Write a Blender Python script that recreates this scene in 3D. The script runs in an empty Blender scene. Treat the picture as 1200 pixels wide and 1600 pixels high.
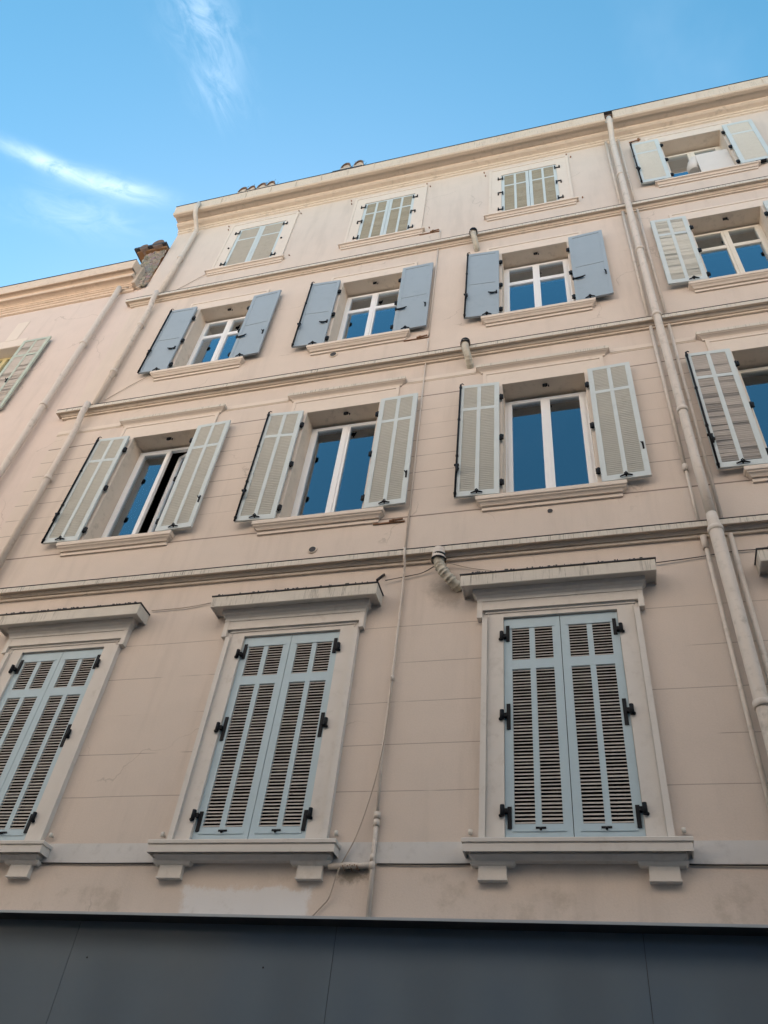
import bpy, math, random
from mathutils import Vector, Matrix
random.seed(7)
S = bpy.context.scene
COL = S.collection
rad = math.radians

# ------------------------------------------------------------------ camera
cd = bpy.data.cameras.new('camera'); cam = bpy.data.objects.new('camera', cd); COL.objects.link(cam)
right = Vector((0.96378998, 0.24728941, 0.09978387)); up = Vector((0.10562568, -0.69761335, 0.70864578)); fw = Vector((-0.24485116, 0.67244596, 0.69847286))
cam.matrix_world = Matrix(((right.x, up.x, -fw.x, 0), (right.y, up.y, -fw.y, 0), (right.z, up.z, -fw.z, 1.6), (0, 0, 0, 1)))
cd.sensor_fit = 'HORIZONTAL'; cd.sensor_width = 36; cd.lens = 1248.6 / 1200 * 36
cd.clip_start = 0.05; cd.clip_end = 1000
S.camera = cam

# ------------------------------------------------------------------ sun, sky, exposure
SUN_EL, SUN_AZ = 34.0, -24.0            # azimuth from +Y (behind the facade), negative to the left
S.view_settings.view_transform = 'Standard'; S.view_settings.look = 'None'
S.view_settings.gamma = 1.0; S.view_settings.exposure = 2.2
sl = bpy.data.lights.new('sun', 'SUN'); sl.energy = 5.0; sl.angle = rad(0.53); sl.color = (1.0, 0.92, 0.82)
sun = bpy.data.objects.new('sun', sl); COL.objects.link(sun)
sd = Vector((math.sin(rad(SUN_AZ)) * math.cos(rad(SUN_EL)), math.cos(rad(SUN_AZ)) * math.cos(rad(SUN_EL)), math.sin(rad(SUN_EL))))
sun.rotation_euler = sd.to_track_quat('Z', 'Y').to_euler()

W = bpy.data.worlds.new('World'); S.world = W; W.use_nodes = True
wn = W.node_tree; wn.nodes.clear()

class NT:
    """tiny helper for building node graphs"""
    def __init__(s, t): s.t = t
    def n(s, ty, **kw):
        o = s.t.nodes.new(ty)
        for k, v in kw.items(): setattr(o, k, v)
        return o
    def lk(s, a, b): s.t.links.new(a, b)
    def put(s, sock, v):
        if hasattr(v, 'links') or isinstance(v, bpy.types.NodeSocket): s.lk(v, sock)
        else: sock.default_value = v
    def m(s, op, a, b=None, c=None, clamp=False):
        o = s.n('ShaderNodeMath', operation=op, use_clamp=clamp)
        s.put(o.inputs[0], a)
        if b is not None: s.put(o.inputs[1], b)
        if c is not None: s.put(o.inputs[2], c)
        return o.outputs[0]
    def dot(s, v, vec):
        o = s.n('ShaderNodeVectorMath', operation='DOT_PRODUCT'); s.lk(v, o.inputs[0]); o.inputs[1].default_value = vec
        return o.outputs['Value']
    def ss(s, x, a, b):            # smoothstep a..b -> 0..1
        o = s.n('ShaderNodeMapRange', interpolation_type='SMOOTHSTEP')
        s.put(o.inputs[0], x); s.put(o.inputs[1], a); s.put(o.inputs[2], b)
        return o.outputs[0]
    def noise(s, vec, scale, detail=3, rough=0.55, dist=0.0):
        o = s.n('ShaderNodeTexNoise'); o.inputs['Scale'].default_value = scale; o.inputs['Detail'].default_value = detail
        o.inputs['Roughness'].default_value = rough; o.inputs['Distortion'].default_value = dist
        if vec is not None: s.lk(vec, o.inputs['Vector'])
        return o.outputs['Fac']
    def mix(s, f, a, b, blend='MIX'):
        o = s.n('ShaderNodeMix', data_type='RGBA', blend_type=blend)
        s.put(o.inputs[0], f); s.put(o.inputs[6], a); s.put(o.inputs[7], b)
        return o.outputs[2]
    def comb(s, x, y, z):
        o = s.n('ShaderNodeCombineXYZ'); s.put(o.inputs[0], x); s.put(o.inputs[1], y); s.put(o.inputs[2], z)
        return o.outputs[0]
    def sep(s, v):
        o = s.n('ShaderNodeSeparateXYZ'); s.lk(v, o.inputs[0]); return o.outputs
    def scl(s, v, vec):
        o = s.n('ShaderNodeVectorMath', operation='MULTIPLY'); s.lk(v, o.inputs[0]); o.inputs[1].default_value = vec
        return o.outputs[0]

w = NT(wn)
sky = w.n('ShaderNodeTexSky', sky_type='NISHITA'); sky.sun_disc = False
sky.sun_elevation = rad(SUN_EL); sky.sun_rotation = rad(SUN_AZ); sky.air_density = 1.0; sky.dust_density = 0.6; sky.ozone_density = 1.6
tc = w.n('ShaderNodeTexCoord'); dv = tc.outputs['Generated']
# two high cirrus wisps, laid out on a tangent plane about one direction of the sky
c0 = Vector((-0.4354, 0.2234, 0.8721)); a0 = (Vector((0.9638, 0.2473, 0.0998)) - c0 * c0.dot(Vector((0.9638, 0.2473, 0.0998)))).normalized(); b0 = a0.cross(c0) * -1
if b0.dot(Vector((-0.1056, 0.6976, -0.7086))) < 0: b0 = -b0
den = w.m('MAXIMUM', w.dot(dv, c0), 0.05)
gu = w.m('DIVIDE', w.dot(dv, a0), den); gv = w.m('DIVIDE', w.dot(dv, b0), den)
gc = w.comb(gu, gv, 0.0)
def wisp(cu, cv, ang, lu, lv, sharp, amp, stretch, seed):
    """soft streak: centre, direction, half length / half width, broken up by stretched noise"""
    ca, sa = math.cos(rad(ang)), math.sin(rad(ang))
    du = w.m('SUBTRACT', gu, cu); dvv = w.m('SUBTRACT', gv, cv)
    p = w.m('ADD', w.m('MULTIPLY', du, ca), w.m('MULTIPLY', dvv, sa))
    q = w.m('SUBTRACT', w.m('MULTIPLY', dvv, ca), w.m('MULTIPLY', du, sa))
    nz = w.noise(w.comb(p, q, seed), 9, 3, 0.5)
    q2 = w.m('ADD', q, w.m('MULTIPLY', w.m('SUBTRACT', nz, 0.5), lv * 1.5))
    r = w.m('ADD', w.m('POWER', w.m('ABSOLUTE', w.m('DIVIDE', p, lu)), 2.0), w.m('POWER', w.m('ABSOLUTE', w.m('DIVIDE', q2, lv)), 2.0))
    base = w.m('EXPONENT', w.m('MULTIPLY', r, -1.4))
    fib = w.noise(w.comb(w.m('MULTIPLY', p, stretch), w.m('MULTIPLY', q, stretch * 2.4), seed + 3.3), 3.6, 7, 0.64, 0.9)
    return w.m('MULTIPLY', w.m('MULTIPLY', base, w.ss(fib, sharp, 0.72)), amp)
CLOUDS = []
# positions in the tangent plane come from the sky directions of the wisps
def tp(d): d = Vector(d); return d.dot(a0) / d.dot(c0), d.dot(b0) / d.dot(c0)
A_, B_, C_, D_ = tp((-0.5483, 0.1919, 0.814)), tp((-0.4822, 0.262, 0.836)), tp((-0.4262, 0.2955, 0.855)), tp((-0.3328, 0.1614, 0.9291))
def seg(p, q, lv, sharp, amp, seed, ext=0.5):
    L = math.hypot(q[0] - p[0], q[1] - p[1])
    return wisp((p[0] + q[0]) / 2, (p[1] + q[1]) / 2, math.degrees(math.atan2(q[1] - p[1], q[0] - p[0])), L * ext, lv, sharp, amp, 7, seed)
CLOUDS.append(seg(A_, B_, 0.009, 0.22, 0.46, 1.0, 0.60))
CLOUDS.append(seg((B_[0] - 0.02, B_[1] - 0.008), C_, 0.011, 0.18, 0.46, 2.0, 0.58))
CLOUDS.append(wisp(B_[0] - 0.02, B_[1] + 0.03, 8, 0.07, 0.022, 0.30, 0.18, 4, 5.0))
CLOUDS.append(wisp(D_[0], D_[1], 62, 0.050, 0.036, 0.32, 0.28, 5, 8.0))
CLOUDS.append(wisp(D_[0] + 0.012, D_[1] + 0.06, 65, 0.035, 0.03, 0.34, 0.22, 5, 11.0))
tot = CLOUDS[0]
for c in CLOUDS[1:]: tot = w.m('ADD', tot, c)
thin = w.m('MULTIPLY', w.ss(w.noise(gc, 2.2, 5, 0.6, 0.3), 0.55, 0.85), 0.04)
tot = w.m('MINIMUM', w.m('ADD', tot, thin), 0.9)
hs = w.n('ShaderNodeHueSaturation'); hs.inputs['Hue'].default_value = 0.472; hs.inputs['Saturation'].default_value = 1.25; hs.inputs['Value'].default_value = 1.0
w.lk(sky.outputs[0], hs.inputs['Color'])
skc = w.mix(tot, hs.outputs[0], (5.6, 6.3, 7.0, 1))
bg = w.n('ShaderNodeBackground'); bg.inputs['Strength'].default_value = 0.063; w.lk(skc, bg.inputs['Color'])
wo = w.n('ShaderNodeOutputWorld'); w.lk(bg.outputs[0], wo.inputs[0])

# ------------------------------------------------------------------ materials
MATS = {}
def material(name):
    m = bpy.data.materials.new(name); m.use_nodes = True; m.node_tree.nodes.clear(); MATS[name] = m
    t = NT(m.node_tree); p = t.n('ShaderNodeBsdfPrincipled'); o = t.n('ShaderNodeOutputMaterial'); t.lk(p.outputs[0], o.inputs[0])
    t.p = p; t.out = o; t.pos = t.n('ShaderNodeNewGeometry').outputs['Position']
    return m, t
def bump(t, h, strength, dist):
    b = t.n('ShaderNodeBump'); b.inputs['Strength'].default_value = strength; b.inputs['Distance'].default_value = dist
    t.lk(h, b.inputs['Height']); t.lk(b.outputs[0], t.p.inputs['Normal'])
def shade(c, k): return (c[0] * k, c[1] * k, c[2] * k, 1)
def simple(name, col, rough=0.6, var=0.12, scale=5.0, spec=0.4, metal=0.0, dirt=0.0, dirtcol=(0.12, 0.10, 0.08, 1), streak=False, bmp=0.0, bscale=60):
    m, t = material(name)
    f = t.noise(t.pos, scale, 4, 0.6)
    c = t.mix(f, shade(col, 1 - var), shade(col, 1 + var))
    if dirt:
        v = t.scl(t.pos, (26, 26, 1.5)) if streak else t.pos
        g = t.noise(v, 2.2 if streak else 9.0, 5, 0.65)
        g2 = t.noise(t.pos, 1.3, 2, 0.5)
        c = t.mix(t.m('MULTIPLY', t.m('MULTIPLY', t.ss(g, 0.50, 0.72), t.ss(g2, 0.30, 0.65)), dirt), c, dirtcol)
    t.lk(c, t.p.inputs['Base Color']); t.p.inputs['Roughness'].default_value = rough; t.p.inputs['Metallic'].default_value = metal
    t.p.inputs['Specular IOR Level'].default_value = spec
    if bmp: bump(t, t.noise(t.pos, bscale, 4, 0.6), bmp, 0.004)
    return m

def wall_material(name, col, joints=True, patch=False, pinky=0.0):
    m, t = material(name)
    x, y, z = t.sep(t.pos)
    n1 = t.noise(t.pos, 0.45, 4, 0.6); n2 = t.noise(t.pos, 3.0, 5, 0.6); n3 = t.noise(t.scl(t.pos, (3.0, 3.0, 0.35)), 1.5, 4, 0.6)
    c = t.mix(n1, shade(col, 0.93), shade((col[0] * 1.02, col[1] * 0.99, col[2] * 0.97), 1.07))
    c = t.mix(t.m('MULTIPLY', t.ss(n2, 0.35, 0.8), 0.28), c, shade(col, 0.86))
    c = t.mix(t.m('MULTIPLY', t.ss(n3, 0.50, 0.75), 0.18), c, (0.36, 0.31, 0.27, 1))
    c = t.mix(t.m('MULTIPLY', t.ss(t.noise(t.pos, 70, 3, 0.7), 0.35, 0.75), 0.16), c, shade(col, 0.62))
    cr = t.n('ShaderNodeTexVoronoi', feature='DISTANCE_TO_EDGE'); cr.inputs['Scale'].default_value = 0.55
    wv = t.n('ShaderNodeVectorMath', operation='ADD'); t.lk(t.pos, wv.inputs[0]); wn2 = t.n('ShaderNodeTexNoise'); wn2.inputs['Scale'].default_value = 2.5; wn2.inputs['Detail'].default_value = 5; t.lk(t.pos, wn2.inputs['Vector'])
    ws = t.n('ShaderNodeVectorMath', operation='SCALE'); t.lk(wn2.outputs['Color'], ws.inputs[0]); ws.inputs['Scale'].default_value = 0.5; t.lk(ws.outputs[0], wv.inputs[1]); t.lk(wv.outputs[0], cr.inputs['Vector'])
    crk = t.m('MULTIPLY', t.m('SUBTRACT', 1.0, t.ss(cr.outputs['Distance'], 0.001, 0.006)), t.ss(t.noise(t.pos, 0.8, 2, 0.5), 0.55, 0.62))
    c = t.mix(t.m('MULTIPLY', crk, 0.28), c, (0.20, 0.16, 0.13, 1))
    if joints:
        wob = t.m('MULTIPLY', t.m('SUBTRACT', t.noise(t.pos, 1.2, 3, 0.5), 0.5), 0.02)
        zz = t.m('ADD', z, wob)
        brk = t.ss(t.noise(t.scl(t.pos, (1.5, 1.5, 7.0)), 1.0, 2, 0.5), 0.38, 0.50)
        def lines(z0, sp, lo, hi, half, k):
            fr = t.m('ABSOLUTE', t.m('SUBTRACT', t.m('FRACT', t.m('ADD', t.m('DIVIDE', t.m('SUBTRACT', zz, z0), sp), 0.5)), 0.5))
            on = t.m('SUBTRACT', 1.0, t.ss(t.m('MULTIPLY', fr, sp), half * 0.4, half * 1.6))
            rng = t.m('MULTIPLY', t.m('GREATER_THAN', z, lo), t.m('LESS_THAN', z, hi))
            return t.m('MULTIPLY', t.m('MULTIPLY', on, rng), k)
        l1 = t.m('MULTIPLY', lines(4.560, 0.486, 4.8, 7.20, 0.004, 0.55), brk)
        l2 = t.m('MULTIPLY', lines(9.230, 0.340, 9.0, 11.2, 0.0045, 0.85), t.m('ADD', t.m('MULTIPLY', brk, 0.7), 0.3))
        l3 = lines(11.270, 2.535, 8.6, 11.35, 0.010, 0.85)
        xin = t.m('GREATER_THAN', x, -8.72)
        L = t.m('MULTIPLY', t.m('MAXIMUM', t.m('MAXIMUM', l1, l2), l3), xin)
        c = t.mix(L, c, (0.16, 0.12, 0.10, 1))
    if patch:
        # pale repair patch above the shop fascia, and soot by the flue end
        ed = t.m('MULTIPLY', t.m('SUBTRACT', t.noise(t.pos, 5, 6, 0.75), 0.5), 0.30)
        px = t.m('ADD', t.m('ABSOLUTE', t.m('SUBTRACT', x, -3.36)), ed)
        pz = t.m('ADD', z, t.m('MULTIPLY', ed, 0.9))
        pm = t.m('MULTIPLY', t.m('SUBTRACT', 1.0, t.ss(px, 0.58, 0.66)), t.m('SUBTRACT', 1.0, t.ss(pz, 4.11, 4.17)))
        c = t.mix(t.m('MULTIPLY', pm, 0.62), c, (0.74, 0.76, 0.78, 1))
        d = t.n('ShaderNodeVectorMath', operation='DISTANCE'); t.lk(t.pos, d.inputs[0]); d.inputs[1].default_value = (-1.62, 7.0, 7.46)
        sm = t.m('SUBTRACT', 1.0, t.ss(t.m('ADD', d.outputs['Value'], t.m('MULTIPLY', ed, 1.5)), 0.05, 0.34))
        c = t.mix(t.m('MULTIPLY', sm, 0.55), c, (0.13, 0.11, 0.09, 1))
        d2 = t.n('ShaderNodeVectorMath', operation='DISTANCE'); t.lk(t.scl(t.pos, (.45, 1, 1)), d2.inputs[0]); d2.inputs[1].default_value = (-2.38 * .45, 7.0, 4.27)
        sm2 = t.m('SUBTRACT', 1.0, t.ss(t.m('ADD', d2.outputs['Value'], ed), 0.02, 0.12))
        c = t.mix(t.m('MULTIPLY', sm2, 0.75), c, (0.07, 0.065, 0.045, 1))
        # old damp stains low on the wall
        st = t.m('MULTIPLY', t.ss(t.noise(t.pos, 2.1, 5, 0.7), 0.52, 0.7), t.m('SUBTRACT', 1.0, t.ss(z, 4.1, 4.6)))
        c = t.mix(t.m('MULTIPLY', st, 0.35), c, (0.30, 0.25, 0.19, 1))
    t.lk(c, t.p.inputs['Base Color']); t.p.inputs['Roughness'].default_value = 0.9; t.p.inputs['Specular IOR Level'].default_value = 0.2
    hb = t.m('ADD', t.m('MULTIPLY', t.noise(t.pos, 1.1, 3, 0.5), 2.5), t.m('MULTIPLY', t.noise(t.pos, 45, 4, 0.65), 0.5))
    bump(t, hb, 0.5, 0.006)
    return m

WALLC = (0.645, 0.560, 0.492)
wall_material('wall_plaster', WALLC, True, True)
wall_material('neighbour_plaster', (0.65, 0.555, 0.50), False)
wall_material('far_plaster_upper', (0.46, 0.405, 0.37), False)
wall_material('far_plaster_cream', (0.50, 0.43, 0.34), False)
wall_material('far_plaster_grey', (0.15, 0.23, 0.37), False)
simple('trim', (0.655, 0.56, 0.465), 0.85, 0.08, 4, 0.2, dirt=0.35, dirtcol=(0.25, 0.20, 0.15, 1), bmp=0.25)
simple('trim_top', (0.62, 0.57, 0.50), 0.85, 0.12, 5, 0.2, dirt=0.85, dirtcol=(0.10, 0.09, 0.07, 1), streak=True, bmp=0.4)
simple('surround', (0.65, 0.61, 0.565), 0.85, 0.06, 3, 0.2, dirt=0.22, dirtcol=(0.30, 0.25, 0.2, 1), bmp=0.2)
simple('surround_upper', (0.69, 0.60, 0.52), 0.85, 0.05, 3, 0.2, dirt=0.12, dirtcol=(0.30, 0.25, 0.2, 1), bmp=0.2)
simple('band_paint', (0.62, 0.60, 0.58), 0.85, 0.08, 2, 0.2, dirt=0.2, bmp=0.2)
simple('cornice_ochre', (0.66, 0.525, 0.415), 0.85, 0.12, 3, 0.2, dirt=0.35, dirtcol=(0.30, 0.22, 0.13, 1), bmp=0.4)
simple('gutter_paint', (0.64, 0.53, 0.425), 0.55, 0.08, 3, 0.4, dirt=0.55, dirtcol=(0.22, 0.18, 0.13, 1), streak=True)
simple('pipe_paint', (0.65, 0.572, 0.50), 0.5, 0.08, 3, 0.4, dirt=0.45, dirtcol=(0.26, 0.22, 0.17, 1), bmp=0.1)
simple('shutter_blue_light', (0.42, 0.53, 0.585), 0.5, 0.05, 4, 0.4, dirt=0.12, dirtcol=(0.24, 0.26, 0.26, 1))
simple('shutter_grey', (0.55, 0.60, 0.60), 0.5, 0.05, 4, 0.4, dirt=0.15, dirtcol=(0.26, 0.26, 0.24, 1))
simple('shutter_blue', (0.32, 0.38, 0.43), 0.5, 0.05, 3, 0.4, dirt=0.15, dirtcol=(0.16, 0.18, 0.22, 1))
simple('shutter_green', (0.45, 0.50, 0.42), 0.55, 0.08, 3, 0.4, dirt=0.3, dirtcol=(0.2, 0.22, 0.18, 1))
simple('slat_beige', (0.52, 0.48, 0.445), 0.6, 0.08, 12, 0.3, dirt=0.15)
simple('slat_grey', (0.63, 0.63, 0.58), 0.6, 0.06, 12, 0.3, dirt=0.15, dirtcol=(0.25, 0.24, 0.2, 1))
simple('slat_mid', (0.42, 0.40, 0.35), 0.6, 0.08, 12, 0.3, dirt=0.2)
simple('slat_olive', (0.34, 0.32, 0.25), 0.6, 0.10, 12, 0.3, dirt=0.3)
simple('black_iron', (0.008, 0.009, 0.012), 0.6, 0.2, 20, 0.2)
simple('rust_iron', (0.26, 0.15, 0.095), 0.9, 0.35, 25, 0.2)
simple('zinc_dark', (0.05, 0.05, 0.055), 0.7, 0.3, 6, 0.3)
simple('pvc_white', (0.84, 0.85, 0.86), 0.35, 0.02, 2, 0.4)
simple('wood_cream', (0.74, 0.69, 0.60), 0.5, 0.05, 4, 0.3)
simple('wood_yellow', (0.55, 0.47, 0.25), 0.5, 0.1, 4, 0.3)
simple('curtain_white', (0.75, 0.76, 0.80), 0.9, 0.04, 3, 0.1)
simple('curtain_sky_tint', (0.34, 0.46, 0.66), 0.9, 0.06, 3, 0.1)  # white curtain cloth with the blue of the reflected sky put into its colour
simple('slat_gap_shade', (0.02, 0.018, 0.016), 0.9, 0.1, 3, 0.05)  # near-black, standing in for the shade behind closed slats
simple('curtain_dark', (0.05, 0.045, 0.04), 0.9, 0.1, 3, 0.1)
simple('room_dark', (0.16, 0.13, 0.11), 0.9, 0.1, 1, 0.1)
simple('duct_metal', (0.52, 0.47, 0.38), 0.5, 0.15, 20, 0.5, dirt=0.8, dirtcol=(0.12, 0.10, 0.07, 1))
simple('terracotta', (0.17, 0.115, 0.09), 0.9, 0.35, 12, 0.2, dirt=0.9, dirtcol=(0.05, 0.045, 0.04, 1), bmp=0.6)
simple('mortar', (0.55, 0.45, 0.36), 0.95, 0.25, 15, 0.2, dirt=0.5, bmp=0.8)
simple('brick_orange', (0.26, 0.15, 0.08), 0.9, 0.25, 12, 0.2, dirt=0.5, bmp=0.6)
simple('cable_black', (0.06, 0.055, 0.05), 0.6, 0.2, 10, 0.3)
simple('cable_pale', (0.40, 0.33, 0.27), 0.7, 0.2, 10, 0.3)
simple('porcelain', (0.62, 0.58, 0.52), 0.4, 0.15, 20, 0.5)
simple('asphalt', (0.05, 0.05, 0.052), 0.9, 0.25, 8, 0.2, bmp=0.5)
simple('paving', (0.13, 0.125, 0.12), 0.85, 0.15, 4, 0.2, bmp=0.4)
simple('flashing_metal', (0.34, 0.37, 0.40), 0.45, 0.1, 4, 0.5)
simple('repair_white', (0.66, 0.62, 0.58), 0.9, 0.05, 5, 0.2)

def fascia_material():
    m, t = material('fascia_panel')
    c = t.mix(t.noise(t.pos, 1.6, 4, 0.6), (0.108, 0.140, 0.172, 1), (0.126, 0.158, 0.190, 1))
    t.lk(c, t.p.inputs['Base Color']); t.lk(t.ss(t.noise(t.pos, 3.0, 4, 0.6), -1.5, 3.5), t.p.inputs['Roughness'])
    t.p.inputs['Roughness'].default_value = 0.3
    r = t.n('ShaderNodeMapRange'); t.lk(t.noise(t.scl(t.pos, (1, 1, 3)), 2.0, 4, 0.6), r.inputs[0]); r.inputs[3].default_value = 0.10; r.inputs[4].default_value = 0.16
    t.lk(r.outputs[0], t.p.inputs['Roughness']); t.p.inputs['Specular IOR Level'].default_value = 1.0
fascia_material()

def stone_material():
    m, t = material('rubble_stone')
    v = t.n('ShaderNodeTexVoronoi', feature='DISTANCE_TO_EDGE'); v.inputs['Scale'].default_value = 6.5; t.lk(t.scl(t.pos, (1, 1, 1.6)), v.inputs['Vector'])
    vc = t.n('ShaderNodeTexVoronoi'); vc.inputs['Scale'].default_value = 6.5; t.lk(t.scl(t.pos, (1, 1, 1.6)), vc.inputs['Vector'])
    e = t.ss(v.outputs['Distance'], 0.02, 0.12)
    s = t.mix(t.noise(t.pos, 8, 5, 0.7), (0.26, 0.22, 0.18, 1), (0.48, 0.41, 0.34, 1))
    s = t.mix(0.25, s, vc.outputs['Color'], 'MULTIPLY')
    c = t.mix(e, (0.40, 0.34, 0.27, 1), s)
    c = t.mix(t.m('MULTIPLY', t.ss(t.noise(t.pos, 14, 4, 0.7), 0.58, 0.66), 0.9), c, (0.05, 0.04, 0.035, 1))
    t.lk(c, t.p.inputs['Base Color']); t.p.inputs['Roughness'].default_value = 0.95
    bump(t, t.m('ADD', e, t.noise(t.pos, 14, 4, 0.7)), 1.0, 0.04)
stone_material()

def glass_material():
    m, t = material('window_glass')
    t.t.nodes.remove(t.p)
    tr = t.n('ShaderNodeBsdfTransparent'); tr.inputs[0].default_value = (0.62, 0.66, 0.66, 1)
    gl = t.n('ShaderNodeBsdfGlossy'); gl.inputs['Roughness'].default_value = 0.015; gl.inputs[0].default_value = (0.80, 0.90, 1.0, 1)
    b = t.n('ShaderNodeBump'); b.inputs['Strength'].default_value = 0.3; b.inputs['Distance'].default_value = 0.01
    t.lk(t.noise(t.pos, 0.9, 2, 0.5), b.inputs['Height']); t.lk(b.outputs[0], gl.inputs['Normal'])
    fr = t.n('ShaderNodeFresnel'); fr.inputs[0].default_value = 1.52
    mx = t.n('ShaderNodeMixShader'); t.lk(t.m('MULTIPLY', fr.outputs[0], 5.2, clamp=True), mx.inputs[0])   # four glass faces of double glazing
    t.lk(tr.outputs[0], mx.inputs[1]); t.lk(gl.outputs[0], mx.inputs[2]); t.lk(mx.outputs[0], t.out.inputs[0])
glass_material()

# ------------------------------------------------------------------ mesh helpers
# Local frame of everything on the facade: x along the wall, y = -d (d = how far it stands out), z up
class MB:
    def __init__(s): s.v = []; s.f = []; s.mi = []; s.cur = 0; s.smooth = []
    def quad(s, pts, sm=False):
        b = len(s.v); s.v += [tuple(p) for p in pts]; s.f.append(tuple(range(b, b + len(pts)))); s.mi.append(s.cur); s.smooth.append(sm)
    def box(s, x0, x1, d0, d1, z0, z1):
        """d0..d1 = stand-out range (d1 outermost)"""
        b = len(s.v); ya, yb = -d1, -d0
        s.v += [(x0, ya, z0), (x1, ya, z0), (x1, yb, z0), (x0, yb, z0), (x0, ya, z1), (x1, ya, z1), (x1, yb, z1), (x0, yb, z1)]
        for f in ((0, 3, 2, 1), (4, 5, 6, 7), (0, 1, 5, 4), (1, 2, 6, 5), (2, 3, 7, 6), (3, 0, 4, 7)):
            s.f.append(tuple(b + i for i in f)); s.mi.append(s.cur); s.smooth.append(False)
        return s
    def xbar(s, x0, x1, pts):
        """closed polygon of (d, z) extruded along x; pts counter-clockwise seen from +x with y=-d"""
        b = len(s.v); n = len(pts)
        s.v += [(x0, -d, z) for d, z in pts] + [(x1, -d, z) for d, z in pts]
        for i in range(n):
            j = (i + 1) % n
            s.f.append((b + i, b + j, b + n + j, b + n + i)); s.mi.append(s.cur); s.smooth.append(False)
        s.f.append(tuple(b + i for i in range(n - 1, -1, -1))); s.f.append(tuple(b + n + i for i in range(n))); s.mi += [s.cur] * 2; s.smooth += [False] * 2
        return s
    def mould(s, x0, x1, prof, ret0=True, ret1=True, topm=None):
        """moulding with mitred returns; prof = (d, z) from bottom at the wall to top; x0..x1 = extent at d=0"""
        rings = []
        for d, z in prof:
            e0 = d if ret0 else 0; e1 = d if ret1 else 0
            b = len(s.v); s.v += [(x0 - e0, 0.02, z), (x0 - e0, -d, z), (x1 + e1, -d, z), (x1 + e1, 0.02, z)]; rings.append(b)
        for k in range(len(rings) - 1):
            a, c = rings[k], rings[k + 1]
            mi = s.cur
            if topm is not None and k >= topm: mi = 1
            for i in range(3):
                s.f.append((a + i, a + i + 1, c + i + 1, c + i)); s.mi.append(mi); s.smooth.append(False)
        a = rings[0]; s.f.append((a + 3, a + 2, a + 1, a)); c = rings[-1]; s.f.append((c, c + 1, c + 2, c + 3))
        s.mi += [s.cur, 1 if topm is not None else s.cur]; s.smooth += [False] * 2
        return s
    def tube(s, pts, r, n=12, caps=True):
        """round tube through points given as (x, d, z); r may be a list"""
        P = [Vector((x, -d, z)) for x, d, z in pts]; N = len(P)
        R = r if isinstance(r, (list, tuple)) else [r] * N
        b0 = len(s.v); prev = None
        for i in range(N):
            t = (P[min(i + 1, N - 1)] - P[max(i - 1, 0)]).normalized()
            if prev is None: u = t.orthogonal().normalized()
            else: u = (prev - t * prev.dot(t)).normalized()
            prev = u; v = t.cross(u)
            for k in range(n):
                a = 2 * math.pi * k / n; q = P[i] + (u * math.cos(a) + v * math.sin(a)) * R[i]; s.v.append(tuple(q))
        for i in range(N - 1):
            for k in range(n):
                k2 = (k + 1) % n
                s.f.append((b0 + i * n + k, b0 + i * n + k2, b0 + (i + 1) * n + k2, b0 + (i + 1) * n + k)); s.mi.append(s.cur); s.smooth.append(True)
        if caps:
            s.f.append(tuple(b0 + k for k in range(n - 1, -1, -1))); s.f.append(tuple(b0 + (N - 1) * n + k for k in range(n))); s.mi += [s.cur] * 2; s.smooth += [False] * 2
        return s
    def mesh(s, name, mats):
        m = bpy.data.meshes.new(name); m.from_pydata(s.v, [], s.f); m.polygons.foreach_set('material_index', s.mi); m.polygons.foreach_set('use_smooth', s.smooth)
        for k in mats: m.materials.append(MATS[k])
        m.update(); return m

WP = {}
def wp(o): return WP.get(o.name, Vector((0, 0, 0)))
def link(name, data, parent=None, loc=None):
    """loc = world position (defaults to the facade plane origin for facade parts)"""
    o = bpy.data.objects.new(name, data); COL.objects.link(o)
    L = Vector(loc if loc is not None else (0, 7, 0)); WP[o.name] = L
    if parent is not None: o.parent = parent; o.location = L - wp(parent)
    else: o.location = L
    return o
def obj(name, mb, mats, parent=None, loc=None):
    if isinstance(mats, str): mats = [mats]
    return link(name, mb.mesh(name, mats), parent, loc)
def thing(name, label, cat, loc, group=None):
    o = link(name, None, None, loc); o['label'] = label; o['category'] = cat
    if group: o['group'] = group
    return o
def tag(o, label, cat, group=None):
    o['label'] = label; o['category'] = cat
    if group: o['group'] = group
    return o
def at(x, z, d=0.0): return (x, 7 - d, z)

def wall_holes(mb, x0, x1, z0, z1, holes, depth):
    xs = sorted({x0, x1, *[h[0] for h in holes], *[h[1] for h in holes]}); zs = sorted({z0, z1, *[h[2] for h in holes], *[h[3] for h in holes]})
    for i in range(len(xs) - 1):
        for j in range(len(zs) - 1):
            cx, cz = (xs[i] + xs[i + 1]) / 2, (zs[j] + zs[j + 1]) / 2
            if any(h[0] < cx < h[1] and h[2] < cz < h[3] for h in holes): continue
            mb.quad([(xs[i], 0, zs[j]), (xs[i + 1], 0, zs[j]), (xs[i + 1], 0, zs[j + 1]), (xs[i], 0, zs[j + 1])])
    keep = mb.cur
    if len(holes) > 0: mb.cur = 2
    for a, b, c, d in holes:
        y = depth
        mb.quad([(a, 0, c), (a, 0, d), (a, y, d), (a, y, c)]); mb.quad([(b, 0, d), (b, 0, c), (b, y, c), (b, y, d)])
        mb.quad([(a, 0, d), (b, 0, d), (b, y, d), (a, y, d)]); mb.quad([(b, 0, c), (a, 0, c), (a, y, c), (b, y, c)])
    mb.cur = keep

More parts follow.
